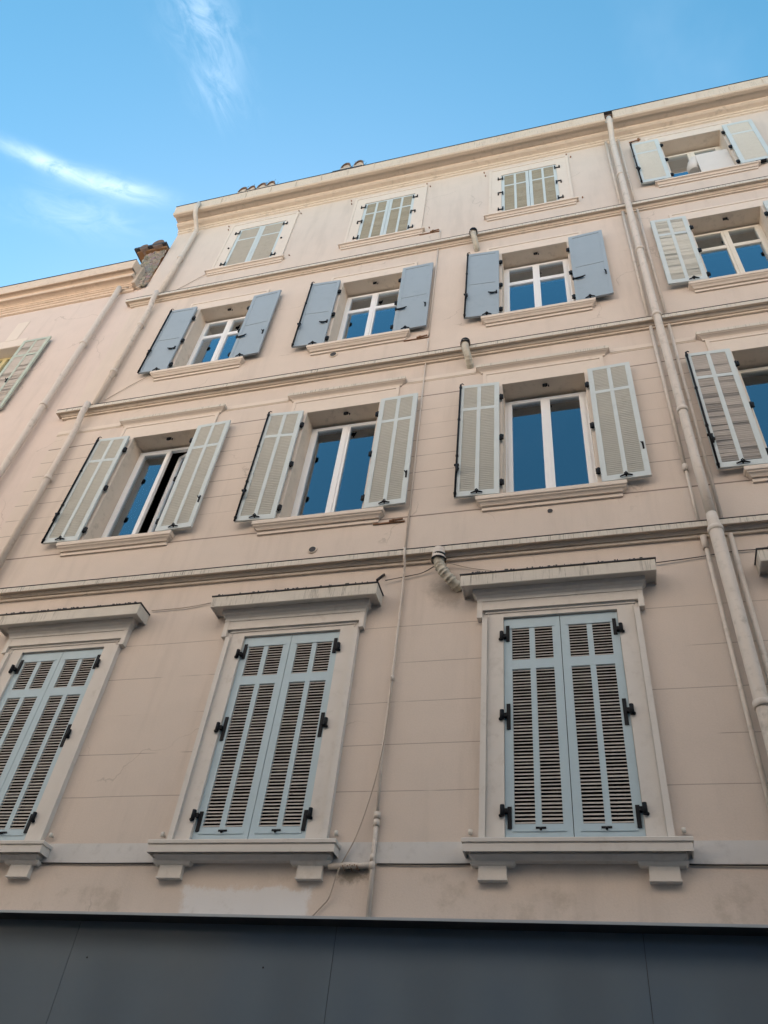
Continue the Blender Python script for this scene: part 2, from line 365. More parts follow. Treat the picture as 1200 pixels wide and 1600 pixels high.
# ------------------------------------------------------------------ the setting
g = MB(); g.quad([(-300, -300, 0), (300, -300, 0), (300, 300, 0), (-300, 300, 0)])
o = obj('ground', g, 'asphalt', None, (0, 0, -0.12)); o['kind'] = 'structure'
g = MB(); g.quad([(-60, -2.6, 0), (60, -2.6, 0), (60, 4.6, 0), (-60, 4.6, 0)]); o = obj('road', g, 'asphalt', None, (0, 0, -0.115)); o['kind'] = 'structure'
for ya, yb in ((4.6, 7.0), (-4.0, -2.6)):
    g = MB(); g.v += []; g.box(-60, 60, -yb, -ya, -0.12, 0.0); o = obj('pavement', g, 'paving', None, (0, 0, 0)); o['kind'] = 'structure'

# ------------------------------------------------------------------ the apartment building
XL, XR = -8.72, 12.0
B = thing('apartment_building', 'tall pink beige apartment building with grey and blue shutters filling most of the picture', 'building', (0, 7, 0))
# opening centres per storey, columns from left to right (the fourth column stands right of the long downpipe)
F1C = [-6.535, -3.459, -0.402, 2.69]; F2C = [-6.49, -3.445, -0.414, 2.72]; F3C = [-6.42, -3.425, -0.42, 2.765]; F4C = [-6.405, -3.415, -0.428, 2.76]
F1W, F2W, F3W, F4W = 1.19, 1.17, 1.15, 1.13
extra = [5.85, 8.9]
holes = []
for c in F1C + extra: holes.append((c - F1W / 2, c + F1W / 2, 4.56, 6.985))
for c in F2C + extra: holes.append((c - F2W / 2, c + F2W / 2, 8.87, 11.255))
for c in F3C + extra: holes.append((c - F3W / 2, c + F3W / 2, 13.07, 15.21))
for c in F4C + extra: holes.append((c - F4W / 2, c + F4W / 2, 16.78, 18.63))
shops = [(-8.2, -5.3), (-4.8, -2.6), (-2.3, 0.0), (0.3, 3.2), (4.0, 7.0), (7.4, 10.6)]
for a, b in shops: holes.append((a, b, 0.35, 2.55))
mb = MB(); wall_holes(mb, XL, XR, 0, 19.30, holes, 0.34)
H = 19.30; y1 = 11.0
mb.quad([(XL, y1, 0), (XL, 0, 0), (XL, 0, H), (XL, y1, H)]); mb.quad([(XR, 0, 0), (XR, y1, 0), (XR, y1, H), (XR, 0, H)])
mb.quad([(XR, y1, 0), (XL, y1, 0), (XL, y1, H), (XR, y1, H)])
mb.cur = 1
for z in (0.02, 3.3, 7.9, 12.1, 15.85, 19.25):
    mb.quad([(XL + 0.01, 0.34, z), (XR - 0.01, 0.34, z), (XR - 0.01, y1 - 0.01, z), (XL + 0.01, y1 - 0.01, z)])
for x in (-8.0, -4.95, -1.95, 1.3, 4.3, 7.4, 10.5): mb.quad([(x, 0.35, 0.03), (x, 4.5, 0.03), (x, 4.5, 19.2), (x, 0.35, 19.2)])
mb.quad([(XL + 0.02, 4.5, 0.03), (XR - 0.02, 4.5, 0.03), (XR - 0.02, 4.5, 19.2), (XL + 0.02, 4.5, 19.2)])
obj('wall', mb, ['wall_plaster', 'room_dark', 'trim'], B)

# roof: sloping tile sheet behind the gutter
mb = MB(); n = 120
for i in range(n):
    x0 = XL + (XR - XL) * i / n; x1 = XL + (XR - XL) * (i + 1) / n; xm = (x0 + x1) / 2
    for a, b, za, zb in ((x0, xm, 0, .05), (xm, x1, .05, 0)):
        mb.quad([(a, -0.40, 19.66 + za), (b, -0.40, 19.66 + zb), (b, 5.5, 21.6 + zb), (a, 5.5, 21.6 + za)], True)
        mb.quad([(a, 5.5, 21.6 + za), (b, 5.5, 21.6 + zb), (b, 11.1, 19.7 + zb), (a, 11.1, 19.7 + za)], True)
mb.box(XL, XR, -0.2, 0.39, 19.60, 19.655)
roof = obj('roof', mb, 'terracotta', B)
def canal_tile(x, zc, d, r, tilt):
    """a round canal tile end bedded in mortar, with short bird spikes"""
    mb = MB(); n = 12
    for (ra, rb, mi, d0, d1) in ((r, r * 0.80, 0, d, d - 0.38),):
        mb.cur = mi
        for k in range(n):
            a0_, a1_ = math.pi * k / n, math.pi * (k + 1) / n
            for rr, fl in ((ra, 0), (rb, 1)):
                pts = [(rr * math.cos(a0_), -d0, rr * math.sin(a0_) * 2.1), (rr * math.cos(a1_), -d0, rr * math.sin(a1_) * 2.1), (rr * math.cos(a1_), -d1, rr * math.sin(a1_) * 2.1), (rr * math.cos(a0_), -d1, rr * math.sin(a0_) * 2.1)]
                mb.quad(pts, True)
            mb.quad([(ra * math.cos(a0_), -d0, ra * math.sin(a0_) * 2.1), (ra * math.cos(a1_), -d0, ra * math.sin(a1_) * 2.1), (rb * math.cos(a1_), -d0, rb * math.sin(a1_) * 2.1), (rb * math.cos(a0_), -d0, rb * math.sin(a0_) * 2.1)])
    mb.cur = 1
    mb.quad([(rb * math.cos(math.pi * k / n), -d + 0.03, rb * math.sin(math.pi * k / n) * 2.1) for k in range(n + 1)])
    mb.box(-r, r, d - 0.38, d - 0.004, -0.09, 0.0)
    mb.cur = 2
    for k in range(9):
        a = math.pi * (k + 0.5 + random.uniform(-.3, .3)) / 9; l = r + random.uniform(0.04, 0.10); dd = d - random.uniform(0.02, 0.12)
        mb.tube([(r * 0.95 * math.cos(a), dd, 2.0 * r * math.sin(a)), (l * math.cos(a), dd + random.uniform(-.04, .04), l * 2.0 * math.sin(a))], 0.0035, 4)
    return obj('ridge_tile', mb, ['terracotta', 'mortar', 'black_iron'], roof, (x, 7, zc))
for x, r in ((-7.06, .115), (-6.83, .10), (-6.57, .115), (-6.34, .11), (-4.50, .12), (-4.19, .115)): canal_tile(x, 19.83 if x < -5 else 19.90, 0.42, r, 0)
mb = MB(); mb.box(-4.78, -4.08, 0.02, 0.452, 19.685, 19.735); obj('coping_slab', mb, 'zinc_dark', roof)

# main cornice and the gutter face above it
CORN = [(0, 19.12), (.03, 19.135), (.03, 19.19), (.055, 19.20), (.055, 19.25), (.085, 19.26), (.14, 19.27), (.18, 19.295), (.188, 19.315), (.188, 19.335), (.175, 19.338), (.175, 19.375), (.33, 19.385), (0.33, 19.6), (0, 19.6)]
mb = MB(); mb.mould(XL, XR, CORN, False, False); obj('cornice', mb, 'trim', B)
GUT = [(.335, 19.335), (.40, 19.335), (.425, 19.36), (.425, 19.42), (.415, 19.44), (.43, 19.56), (.445, 19.66), (.335, 19.66)]
mb = MB(); mb.xbar(XL, 1.215, GUT); mb.xbar(1.385, XR, GUT); gut = obj('gutter', mb, 'gutter_paint', B)
mb = MB(); mb.xbar(XL, XR, [(.335, 19.664), (.455, 19.664), (.455, 19.682), (.335, 19.682)]); obj('gutter_lip', mb, 'zinc_dark', gut)
for x in [XL + 0.6 + 0.62 * i for i in range(33)]:
    if abs(x - 1.30) < .2: continue
    mb = MB(); mb.xbar(-.008, .008, [(.40, 19.33), (.428, 19.355), (.436, 19.43), (.452, 19.655), (.444, 19.66), (.40, 19.34)]); obj('gutter_bracket', mb, 'gutter_paint', gut, (x, 7, 0))

# string courses between storeys
def string_prof(z): return [(0, z), (.030, z), (.034, z + .006), (.034, z + .030), (.022, z + .034), (.022, z + .046), (.044, z + .046), (.048, z + .056), (.062, z + .074), (.066, z + .095), (.110, z + .095), (.112, z + .076), (.124, z + .076), (.126, z + .084), (.126, z + .150), (.118, z + .158), (0, z + .180)]
for z in (7.895, 12.095, 15.86):
    mb = MB(); mb.mould(XL - 0.06, XR, string_prof(z), True, False, topm=12); sc = obj('string_course', mb, ['trim', 'trim_top'], B)
    mb = MB(); mb.mould(XL - 0.06, XR, [(0, z + .1605), (.128, z + .1605), (.128, z + .167), (0, z + .189)], True, False); obj('flashing', mb, 'zinc_dark', sc)

# thin bands
def band(x0, x1, z0, z1, d, mat='band_paint'):
    mb = MB(); mb.box(x0, x1, 0.0, d, z0, z1); return obj('wall_band', mb, mat, B)
edges = [XL] + sum([[c - .98, c + .98] for c in F2C], []) + [XR]
for i in range(0, len(edges), 2):
    band(edges[i], edges[i + 1], 11.66, 11.745, 0.012, 'surround_upper'); band(edges[i], edges[i + 1], 11.635, 11.66, 0.006, 'trim')
edges = [XL] + sum([[c - .86, c + .86] for c in F1C], []) + [XR]
for i in range(0, len(edges), 2): band(edges[i], edges[i + 1], 4.362, 4.552, 0.012)

# ---- window surrounds, hoods and sills
def rect_surround(c, w2, top, bottom, hw, d, mat, border=0.045, name='window_surround'):
    """plain plaster architrave around an opening: half outer width w2, opening half width hw"""
    mb = MB(); z_t, z_open = top
    mb.box(-w2, -hw, 0.0, d, bottom, z_open); mb.box(hw, w2, 0.0, d, bottom, z_open); mb.box(-w2, w2, 0.0, d, z_open, z_t)
    e = d + 0.010
    mb.box(-w2 - .004, -w2 + border, 0.0, e, bottom - .002, z_t - border); mb.box(w2 - border, w2 + .004, 0.0, e, bottom - .002, z_t - border); mb.box(-w2 - .004, w2 + .004, 0.0, e, z_t - border, z_t + .004)
    return obj(name, mb, mat, B, (c, 7, 0))
def sill(c, half, ztop, h, d, mat='surround_upper', apron=True):
    z = ztop
    mb = MB(); mb.mould(-half + d, half - d, [(0, z - h), (d * .45, z - h), (d * .5, z - h + .012), (d * .62, z - h + .03), (d * .80, z - h + .045), (d * .86, z - h * .55), (d * .97, z - h * .5), (d, z - h * .42), (d, z - .008), (d - .006, z), (0, z + .025)])
    o = obj('window_sill', mb, mat, B, (c, 7, 0))
    if apron:
        mb = MB(); mb.box(-half + d * .6, half - d * .6, 0, .025, z - h - .055, z - h - .003); obj('apron_moulding', mb, mat, o, (c, 7, 0))
    return o
for i, c in enumerate(F1C + extra):
    hw = F1W / 2
    mb = MB()
    # architrave plates (jambs and head), outer fillet with ears
    mb.box(-.815, -hw - .002, 0, .035, 4.54, 6.99); mb.box(hw + .002, .815, 0, .035, 4.54, 6.99); mb.box(-.83, .83, 0, .035, 6.99, 7.19)
    for s in (-1, 1):
        a, b = sorted((s * .765, s * .822)); mb.box(a, b, 0, .068, 4.54, 6.975)
        a, b = sorted((s * .82, s * .878)); mb.box(a, b, 0, .078, 6.975, 7.19)
        a, b = sorted((s * .755, s * .762)); mb.box(a, b, 0, .045, 4.54, 7.04)
    mb.box(-.8195, .8195, 0, .074, 7.075, 7.19); mb.box(-.79, .79, 0, .047, 7.045, 7.074)
    obj('window_surround', mb, 'surround', B, (c, 7, 0))
    mb = MB(); mb.mould(-.797, .797, [(0, 7.1905), (.082, 7.1905), (.082, 7.225), (.084, 7.232), (.088, 7.240), (.098, 7.262), (.118, 7.275), (.128, 7.280), (.128, 7.335), (.228, 7.335), (.230, 7.306), (.240, 7.304), (.244, 7.310), (.246, 7.445), (.246, 7.452), (0, 7.49)], topm=12)
    hood = obj('window_hood', mb, ['surround', 'trim_top'], B, (c, 7, 0))
    mb = MB(); mb.mould(-.795, .795, [(0, 7.455), (.256, 7.455), (.260, 7.468), (0, 7.510)])
    for k in range(60):
        if random.random() < .5: x = random.uniform(-.98, .98); mb.box(x, x + random.uniform(.006, .03),   .22, .258, 7.466, 7.474 + random.uniform(.002, .012))
    obj('flashing', mb, 'zinc_dark', hood, (c, 7, 0))
    # projecting sill on two little consoles
    mb = MB(); mb.mould(-.78, .78, [(0, 4.362), (.075, 4.362), (.085, 4.372), (.100, 4.385), (.118, 4.398), (.110, 4.402), (.110, 4.440), (.150, 4.440), (.152, 4.408), (.162, 4.406), (.164, 4.470), (.158, 4.474), (.158, 4.482), (.174, 4.486), (.176, 4.515), (.170, 4.522), (0, 4.545)])
    s_ = obj('window_sill', mb, 'surround', B, (c, 7, 0))
    for sx in (-1, 1):
        mb = MB(); mb.box(-.120, .120, 0, .055, 4.222, 4.325); mb.box(-.126, .126, 0, .064, 4.204, 4.220)
        mb.mould(-.122, .122, [(0, 4.326), (.056, 4.326), (.066, 4.336), (.074, 4.350), (.076, 4.361), (0, 4.3615)])
        obj('sill_console', mb, 'surround', s_, (c + sx * .70, 7, 0))
    for sx in (-1, 1):
        mb = MB(); mb.tube([(0, 0, 0), (0, .05, 0)], .012, 8); mb.tube([(0, .04, -.02), (0, .04, .02)], [.016, .02], 8); obj('cable_knob', mb, 'porcelain', B, (c + sx * .90, 7, 4.625))
for c in F2C + extra:
    rect_surround(c, .865, (11.585, 11.255), 8.87, F2W / 2, .018, 'surround_upper')
    mb = MB(); mb.mould(-.88, .88, [(0, 11.60), (.022, 11.60), (.026, 11.625), (.04, 11.64), (.06, 11.655), (.075, 11.662), (.078, 11.672), (.090, 11.676), (.092, 11.735), (0, 11.775)], topm=7)
    obj('window_hood', mb, ['surround_upper', 'trim_top'], B, (c, 7, 0))
    sill(c, .915, 8.865, .135, .115)
for c in F3C + extra:
    rect_surround(c, .845, (15.49, 15.21), 13.07, F3W / 2, .018, 'surround_upper'); sill(c, .905, 13.06, .13, .115)
for c in F4C + extra:
    rect_surround(c, .815, (18.93, 18.63), 16.78, F4W / 2, .018, 'surround_upper'); sill(c, .905, 16.77, .085, .095)

# ---- shutters
def leaf_mesh(key, w, h, cols, top, mid, bottom, stile, mull, ft, fm, sm, slope, jitter, pitch=0.035, solid=False, t=0.034):
    """one shutter leaf, x 0..w, z 0..h, back at d=0 and front at d=t.  mid = (z0, z1) of the middle rail.
    slope +1: slats shed outwards and down (closed leaf); -1: seen from its inner face (open leaf)"""
    mb = MB(); rnd = random.Random(key)
    mb.box(0, stile, 0, t, 0, h); mb.box(w - stile, w, 0, t, 0, h)
    mb.box(stile, w - stile, 0, t, h - top, h); mb.box(stile, w - stile, 0, t - .001, 0, bottom)
    zs = [(bottom, h - top)]
    if mid: mb.box(stile, w - stile, 0, t - .001, mid[0], mid[1]); zs = [(bottom, mid[0]), (mid[1], h - top)]
    xs = [(stile, w - stile)]
    if cols == 2:
        xm = w / 2; xs = [(stile, xm - mull / 2), (xm + mull / 2, w - stile)]
        for z0, z1 in zs: mb.box(xm - mull / 2, xm + mull / 2, 0, t - .002, z0, z1)
    if solid:
        for z0, z1 in zs:
            for x0, x1 in xs: mb.box(x0, x1, .006, t - .007, z0, z1)
        return mb.mesh('shutter', [fm, sm])
    mb.cur = 1
    for z0, z1 in zs:
        n = max(2, round((z1 - z0) / pitch)); p = (z1 - z0) / n
        for x0, x1 in xs:
            for k in range(n):
                zc = z0 + p * (k + .5) + rnd.uniform(-1, 1) * jitter * .006
                hd = t * .40; a = (0.55 + rnd.uniform(-1, 1) * jitter * .5) * p * slope * (1.0 if slope > 0 else 1.55)
                th = .0048 if slope > 0 else .003; sg = rnd.uniform(-1, 1) * jitter * .006
                # sheared thin slat: inner edge (d small) high for slope>0
                pin, pout = (t / 2 - hd, zc + a * .5), (t / 2 + hd, zc - a * .5)
                b = len(mb.v)
                for xx, s2 in ((x0, 0), (x1, sg)):
                    mb.v += [(xx, -pin[0], pin[1] - th + s2), (xx, -pout[0], pout[1] - th + s2), (xx, -pout[0], pout[1] + th + s2), (xx, -pin[0], pin[1] + th + s2)]
                for q in range(4):
                    r_ = (q + 1) % 4; mb.f.append((b + q, b + r_, b + 4 + r_, b + 4 + q)); mb.mi.append(1); mb.smooth.append(False)
    return mb.mesh('shutter', [fm, sm])
def hinge(parent, x, z, d, kind, side):
    """black strap hinge; side = -1 when the wall pin is to the left"""
    mb = MB()
    if kind == 'top': mb.box(-.019, .019, 0, .012, -.20, 0); zz = -.15
    elif kind == 'mid': mb.box(-.019, .019, 0, .012, -.14, .14); zz = 0
    elif kind == 'bot': mb.box(-.019, .019, 0, .012, 0, .20); zz = .15
    x0, x1 = sorted((side * .014, side * .052)); mb.box(x0, x1, 0, .046, zz - .018, zz + .022)
    mb.tube([(side * .060, .050, zz - .052), (side * .060, .050, zz + .048)], .021, 10); mb.tube([(side * .060, .02, zz - .03), (side * .080, .052, zz - .05)], .016, 8)
    return obj('hinge', mb, 'black_iron', parent, (x, 7 - d, z))
def butt_hinge(parent, x, z, d):
    mb = MB(); mb.tube([(0, 0, -.05), (0, 0, .05)], .018, 10); mb.box(-.035, .035, -.012, .012, -.042, .042)
    return obj('hinge', mb, 'black_iron', parent, (x, 7 - d, z))
def rod(parent, x, z0, z1, d, zh):
    """espagnolette: long round bolt with guides and a handle"""
    mb = MB(); mb.tube([(0, .014, z0 - .015), (0, .014, z1 + .015)], .014, 8)
    for zz in (z0 + .05, z0 + (z1 - z0) * .33, z0 + (z1 - z0) * .66, z1 - .05): mb.box(-.018, .018, 0, .022, zz - .016, zz + .016)
    mb.tube([(0, .015, z1 + .01), (.02, .02, z1 + .03), (.04, .0, z1 + .035)], .007, 6)
    o = obj('espagnolette_bolt', mb, 'black_iron', parent, (x, 7 - d, 0))
    mb = MB(); mb.tube([(0, .014, .05), (.012, .03, .02), (.018, .04, -.05), (.014, .045, -.13)], [.018, .020, .016, .012], 8); mb.tube([(-.03, .018, .045), (.034, .018, .045)], .018, 8)
    mb.tube([(.02, .035, -.02), (.04, .05, -.06), (.03, .05, -.10)], .008, 6)
    obj('bolt_handle', mb, 'black_iron', parent, (x, 7 - d, zh))
def stay(parent, x, z, d):
    """small cast shutter stay at the foot of an open leaf"""
    mb = MB(); mb.tube([(-.075, .01, -.006), (-.03, .018, .004), (0, .02, .018), (.03, .018, .004), (.075, .01, -.006)], [.008, .011, .015, .011, .008], 8); mb.tube([(0, -.03, .0), (0, .035, .012)], .011, 8)
    mb.tube([(-.018, .02, .03), (0, .022, .052), (.018, .02, .03)], .008, 6)
    obj('shutter_stay', mb, 'black_iron', parent, (x, 7 - d, z))
def catch(parent, x, z, d):
    mb = MB(); mb.box(-.011, .011, 0, .010, -.065, .065); mb.tube([(0, .005, .0), (-.008, .03, .01), (-.02, .03, .04)], .008, 6)
    obj('catch', mb, 'black_iron', parent, (x, 7 - d, z))
def hook(parent, x, z, d, s, ln=.19):
    """long swivel hook lying across a solid leaf"""
    mb = MB(); mb.tube([(0, .01, 0), (s * .06, .016, -.012), (s * (ln - .05), .016, -.004), (s * ln, .02, .012)], [.015, .012, .012, .009], 8)
    mb.box(min(0, s * .022), max(0, s * .022), 0, .016, -.035, .055); mb.tube([(s * .05, .014, -.03), (s * .11, .018, -.035), (s * (ln - .03), .016, -.018)], .009, 6)
    obj('shutter_hook', mb, 'black_iron', parent, (x, 7 - d, z))
MESH = {}
def leaf(key, *a, **k):
    if key not in MESH: MESH[key] = leaf_mesh(key, *a, **k)
    return MESH[key]
SW = random.Random(11)
def swing(o, s, w):
    a = rad(SW.uniform(.8, 3.2))
    if s > 0: o.rotation_euler.z = -a
    else: o.rotation_euler.z = a; o.location.y -= w * math.sin(a)
# first floor: closed pale blue louvred pairs
for c in F1C + extra:
    for s in (-1, 1):
        me = leaf('f1', .590, 2.395, 2, .120, (1.752, 1.862), .125, .082, .056, 0, 'shutter_blue_light', 'slat_beige', +1, .22)
        x = c - .5935 if s < 0 else c + .0035
        o = link('shutter', me, B, (x, 7 + .030, 4.585))
        for kz, kd in ((6.885, 'top'), (5.785, 'mid'), (4.665, 'bot')): hinge(o, c + s * .553, kz, .005, kd, s)
        mb = MB(); mb.box(-.045, .045, 0, .012, -.006, .012); mb.tube([(0, .01, 0), (0, .03, -.02)], .012, 8); obj('catch', mb, 'black_iron', o, (c + s * .28, 7 - .004, 4.668))
        mb = MB(); mb.box(.0, .48, 0, .006, -.012, .010)
        for q in range(4): mb.tube([(.03 + q * .14, 0, 0), (.03 + q * .14, .010, 0)], .006, 6)
        obj('drip_rail', mb, 'shutter_blue_light', o, (x + .055, 7 - .0045, 6.862)); obj('drip_rail', mb, 'shutter_blue_light', o, (x + .055, 7 - .0045, 4.652))
# second floor: open pale grey louvred leaves folded back on the wall
for i, c in enumerate(F2C + extra):
    hw = F2W / 2
    for s in (-1, 1):
        worn = (i == 3)
        me = leaf('f2w' if worn else 'f2', .575, 2.335, 2, .062, (1.74, 1.80), .088, .068, .052, 0, 'shutter_grey', 'slat_beige' if worn else 'slat_grey', -1, 1.0 if worn else .10)
        x0 = c - hw - .035 - .575 if s < 0 else c + hw + .045
        z0 = 8.895
        o = link('shutter', me, B, (x0, 7 - .055, z0))
        if worn and s < 0: o['label'] = 'weathered grey louvred shutter leaf with uneven slats beside the long downpipe'
        for zz in (10.90, 10.005, 9.115): butt_hinge(o, c + s * (hw + (.012 if s < 0 else .022)), zz, .065)
        swing(o, s, .575); stay(o, x0 + .29, z0 + .035, .093)
        if s < 0: rod(o, x0 + .016, z0, z0 + 2.335, .090, 9.43)
        else: catch(o, x0 + .545, 9.44, .090)
# third floor: open blue solid-panelled leaves (the fourth column has grey louvred ones)
for i, c in enumerate(F3C + extra):
    hw = F3W / 2
    for s in (-1, 1):
        w_ = .575; x0 = c - hw - .04 - w_ if s < 0 else c + hw + .035; z0 = 13.095
        if i != 3:
            me = leaf('f3', w_, 2.12, 1, .072, (1.028, 1.036), .045, .060, .05, 0, 'shutter_blue', 'shutter_blue', 1, 0, solid=True)
        else: me = leaf('f3w', w_, 2.12, 2, .075, (1.53, 1.60), .10, .065, .05, 0, 'shutter_grey', 'slat_grey', -1, .9)
        o = link('shutter', me, B, (x0, 7 - .055, z0))
        if i == 3: o['label'] = 'grey louvred shutter leaf among the blue panelled ones of its floor'
        for zz in (14.82, 14.03, 13.26): butt_hinge(o, c + s * (hw + .012), zz, .065)
        swing(o, s, w_); stay(o, x0 + (.38 if s < 0 else .22), z0 + (.035 if i == 3 else .0), .092)
        if i != 3:
            if s < 0: rod(o, x0 + .016, z0, z0 + 2.12, .090, 13.74); hook(o, c - hw - .07, 13.76, .090, -1, .15)
            else: hook(o, c + hw + .02, 13.76, .090, 1, .21); catch(o, x0 + .52, 13.76, .090)
        elif s < 0: pass
# fourth floor: closed small louvred pairs, the fourth column open
for i, c in enumerate(F4C + extra):
    hw = F4W / 2
    for s in (-1, 1):
        if i != 3:
            key = 'f4a' if i == 0 else 'f4b'
            me = leaf(key, .560, 1.835, 1 if i == 0 else 2, .045, (1.30, 1.345) if i == 0 else (1.285, 1.335), .11, .062, .046, 0, 'shutter_grey', 'slat_mid' if i == 0 else 'slat_olive', -1, .10 if i == 0 else .5, t=.030)
            x = c - .5635 if s < 0 else c + .0035
            o = link('shutter', me, B, (x, 7 + .025, 16.79))
            for zz, kd in ((18.46, 'top'), (17.74, 'mid'), (17.04, 'bot')):
                if i == 0 and kd == 'mid':
                    mb = MB(); mb.tube([(0, 0, 0), (0, .02, 0)], .022, 8); obj('hinge', mb, 'black_iron', o, (c + s * (hw + .06), 7 - .022, zz)); continue
                mb = MB(); mb.box(-.012, .012, 0, .010, -.07, .07); a, b = sorted((s * .012, s * .085)); mb.box(a, b, 0, .012, (.02 if kd == 'mid' else -.05), (.045 if kd == 'mid' else -.02)); mb.tube([(s * .09, .01, -.07), (s * .09, .01, .03)], .014, 8)
                obj('hinge', mb, 'black_iron', o, (c + s * (hw - .03), 7 - .022, zz))
        else:
            w_ = .54; x0 = c - hw - .04 - w_ if s < 0 else c + hw + .035; z0 = 16.80
            me = leaf('f4w', w_, 1.85, 1, .085, (1.30, 1.36), .10, .075, .05, 0, 'shutter_grey', 'slat_grey', -1, .05)
            o = link('shutter', me, B, (x0, 7 - .055, z0))
            if s < 0: o['label'] = 'open grey shutter leaf just right of the top of the long downpipe'
            for zz in (18.35, 17.65, 16.95): butt_hinge(o, c + s * (hw + .012), zz, .065)
            if s < 0: rod(o, x0 + .016, z0, z0 + 1.85, .090, 17.4)
            mb = MB(); mb.box(-.09, .09, -.03, .03, -.03, .0); obj('shutter_stay', mb, 'black_iron', o, (x0 + w_ * .6, 7 - .06, z0 - .002))

# ---- windows
GD = -.285                      # face of the window frames inside the reveal
def ring(mb, x0, x1, z0, z1, wl, wr, wt, wb, d0, d1):
    mb.box(x0, x0 + wl, d0, d1, z0, z1); mb.box(x1 - wr, x1, d0, d1, z0, z1); mb.box(x0 + wl, x1 - wr, d0, d1, z1 - wt, z1); mb.box(x0 + wl, x1 - wr, d0, d1, z0, z0 + wb)
def pane(parent, x0, x1, z0, z1, y, tilt=0.0, px=0.0):
    mb = MB(); mb.box(x0, x1, 0, .012, z0, z1); o = obj('pane', mb, 'window_glass', parent, (px, y, 0)); return o
def curtain_or_shade_sheet(parent, x0, x1, z0, z1, y, mat, folds=9):
    mb = MB(); n = folds * 8
    for k in range(n):
        a, b = k / n, (k + 1) / n
        ya, yb = .025 * math.sin(a * folds * 6.283) * (1 + .4 * math.sin(a * 17)), .025 * math.sin(b * folds * 6.283) * (1 + .4 * math.sin(b * 17))
        xa, xb = x0 + (x1 - x0) * a, x0 + (x1 - x0) * b
        mb.quad([(xa, ya, z0), (xb, yb, z0), (xb, yb, z1), (xa, ya, z1)], True); mb.quad([(xa, ya + .004, z0), (xb, yb + .004, z0), (xb, yb + .004, z1), (xa, ya + .004, z1)], True)
    return obj('curtain_or_shade_sheet', mb, mat, parent, (0, y, 0))
def window(c, hw, z0, z1, mat, transom=None, top_clip=.02, skip=(), fw=.05, sw=.058):
    """two-leaf casement: fixed frame > sash (two) , pane (per light)"""
    mb = MB(); x0, x1 = c - hw, c + hw
    ring(mb, x0, x1, z0, z1, fw, fw, fw, fw, GD - .06, GD)
    fr = obj('window', mb, mat, B)
    for s in (-1, 1):
        if s in skip: continue
        a, b = (x0 + fw - .008, c - .002) if s < 0 else (c + .002, x1 - fw + .008)
        mb = MB(); ring(mb, a, b, z0 + .03, z1 - .03, sw, sw + .008, sw, sw + .02, GD - .05, GD + .014)
        if transom: mb.box(a + sw, b - sw, GD - .04, GD + .010, transom - .045, transom + .045)
        obj('sash', mb, mat, fr)
        zz = [(z0 + .03 + sw + .02, z1 - .03 - sw)]
        if transom: zz = [(z0 + .03 + sw + .02, transom - .045), (transom + .045, z1 - .03 - sw)]
        for p, q in zz: pane(fr, a + sw - .004, b - sw + .004, p - .004, q + .004, 7.31)
    mb = MB(); mb.box(c - .022, c + .022, GD + .015, GD + .026, z0 + .05, z1 - .05); obj('cover_strip', mb, mat, fr)
    return fr
for i, c in enumerate(F2C + extra):
    hw = F2W / 2
    if i == 0:
        # left window of the floor: one leaf pushed ajar, dark gap, the other leaf standing inwards
        fr = window(c, hw, 8.93, 11.21, 'pvc_white', skip=(-1, 1)); bpy.data.objects.remove([o for o in fr.children if o.name.startswith('cover')][0])
        fr['label'] = 'white window with its leaves standing ajar and a dark gap between them'
        for s, ang, ln in ((-1, 2, .53), (1, -20, .50)):
            mb = MB(); ring(mb, 0, ln, 8.965, 11.17, .058, .062, .058, .075, -.03, .03)
            sx = c - hw + .045 if s < 0 else c + hw - .045
            o = obj('sash', mb, 'pvc_white', fr, (sx, 7.30, 0))
            mg = MB(); mg.box(.054, ln - .058, -.006, .006, 9.04, 11.115); p = obj('pane', mg, 'window_glass', fr, (sx, 7.30, 0))
            for q in (o, p):
                if s > 0: q.rotation_euler.z = math.pi + rad(ang)
                else: q.rotation_euler.z = rad(ang)
    else:
        fr = window(c, hw, 8.93, 11.21, 'wood_cream' if i == 3 else 'pvc_white')
        if i == 3: fr['label'] = 'cream framed window behind the weathered shutter'
for c in F1C + extra:
    curtain_or_shade_sheet(B, c - F1W / 2 + .001, c + F1W / 2 - .001, 4.565, 6.98, 7.055, 'slat_gap_shade', 7)  # dark sheet added behind the closed slats to paint the shade in their gaps
for i, c in enumerate(F3C + extra):
    hw = F3W / 2
    fr = window(c, hw, 13.12, 15.17, 'wood_cream' if i == 3 else 'pvc_white', transom=14.61, sw=.052)
    if i < 3:
        curtain_or_shade_sheet(fr, c - .10 - .42 * (1 if i == 2 else .55), c - .02, 13.2, 14.62, 7.35, 'curtain_sky_tint', 5); curtain_or_shade_sheet(fr, c + .02, c + .52, 13.2, 14.62, 7.35, 'curtain_sky_tint', 6)
        curtain_or_shade_sheet(fr, c - .52, c + .52, 14.63, 15.15, 7.43, 'curtain_dark', 10)
    elif i == 3: curtain_or_shade_sheet(fr, c + .05, c + .45, 13.2, 14.62, 7.35, 'curtain_white', 6)
# fourth floor, open column: cream casement partly behind a pale board
c = F4C[3]; hw = F4W / 2
fr = window(c, hw, 16.83, 18.58, 'wood_cream', transom=None); fr['label'] = 'cream window partly covered by a pale board on its sill'
mb = MB(); mb.box(-.02, .56, -.10, -.07, 16.80, 17.90); obj('pale_board', mb, 'repair_white', fr, (c, 7, 0))
mb = MB(); mb.tube([(-.10, -.20, 17.45), (-.09, -.19, 17.62), (-.06, -.18, 17.78), (-.03, -.18, 17.90), (-.02, -.19, 17.98)], [.10, .12, .11, .09, .03], 12); obj('bundle', mb, 'repair_white', fr, (c, 7, 0))
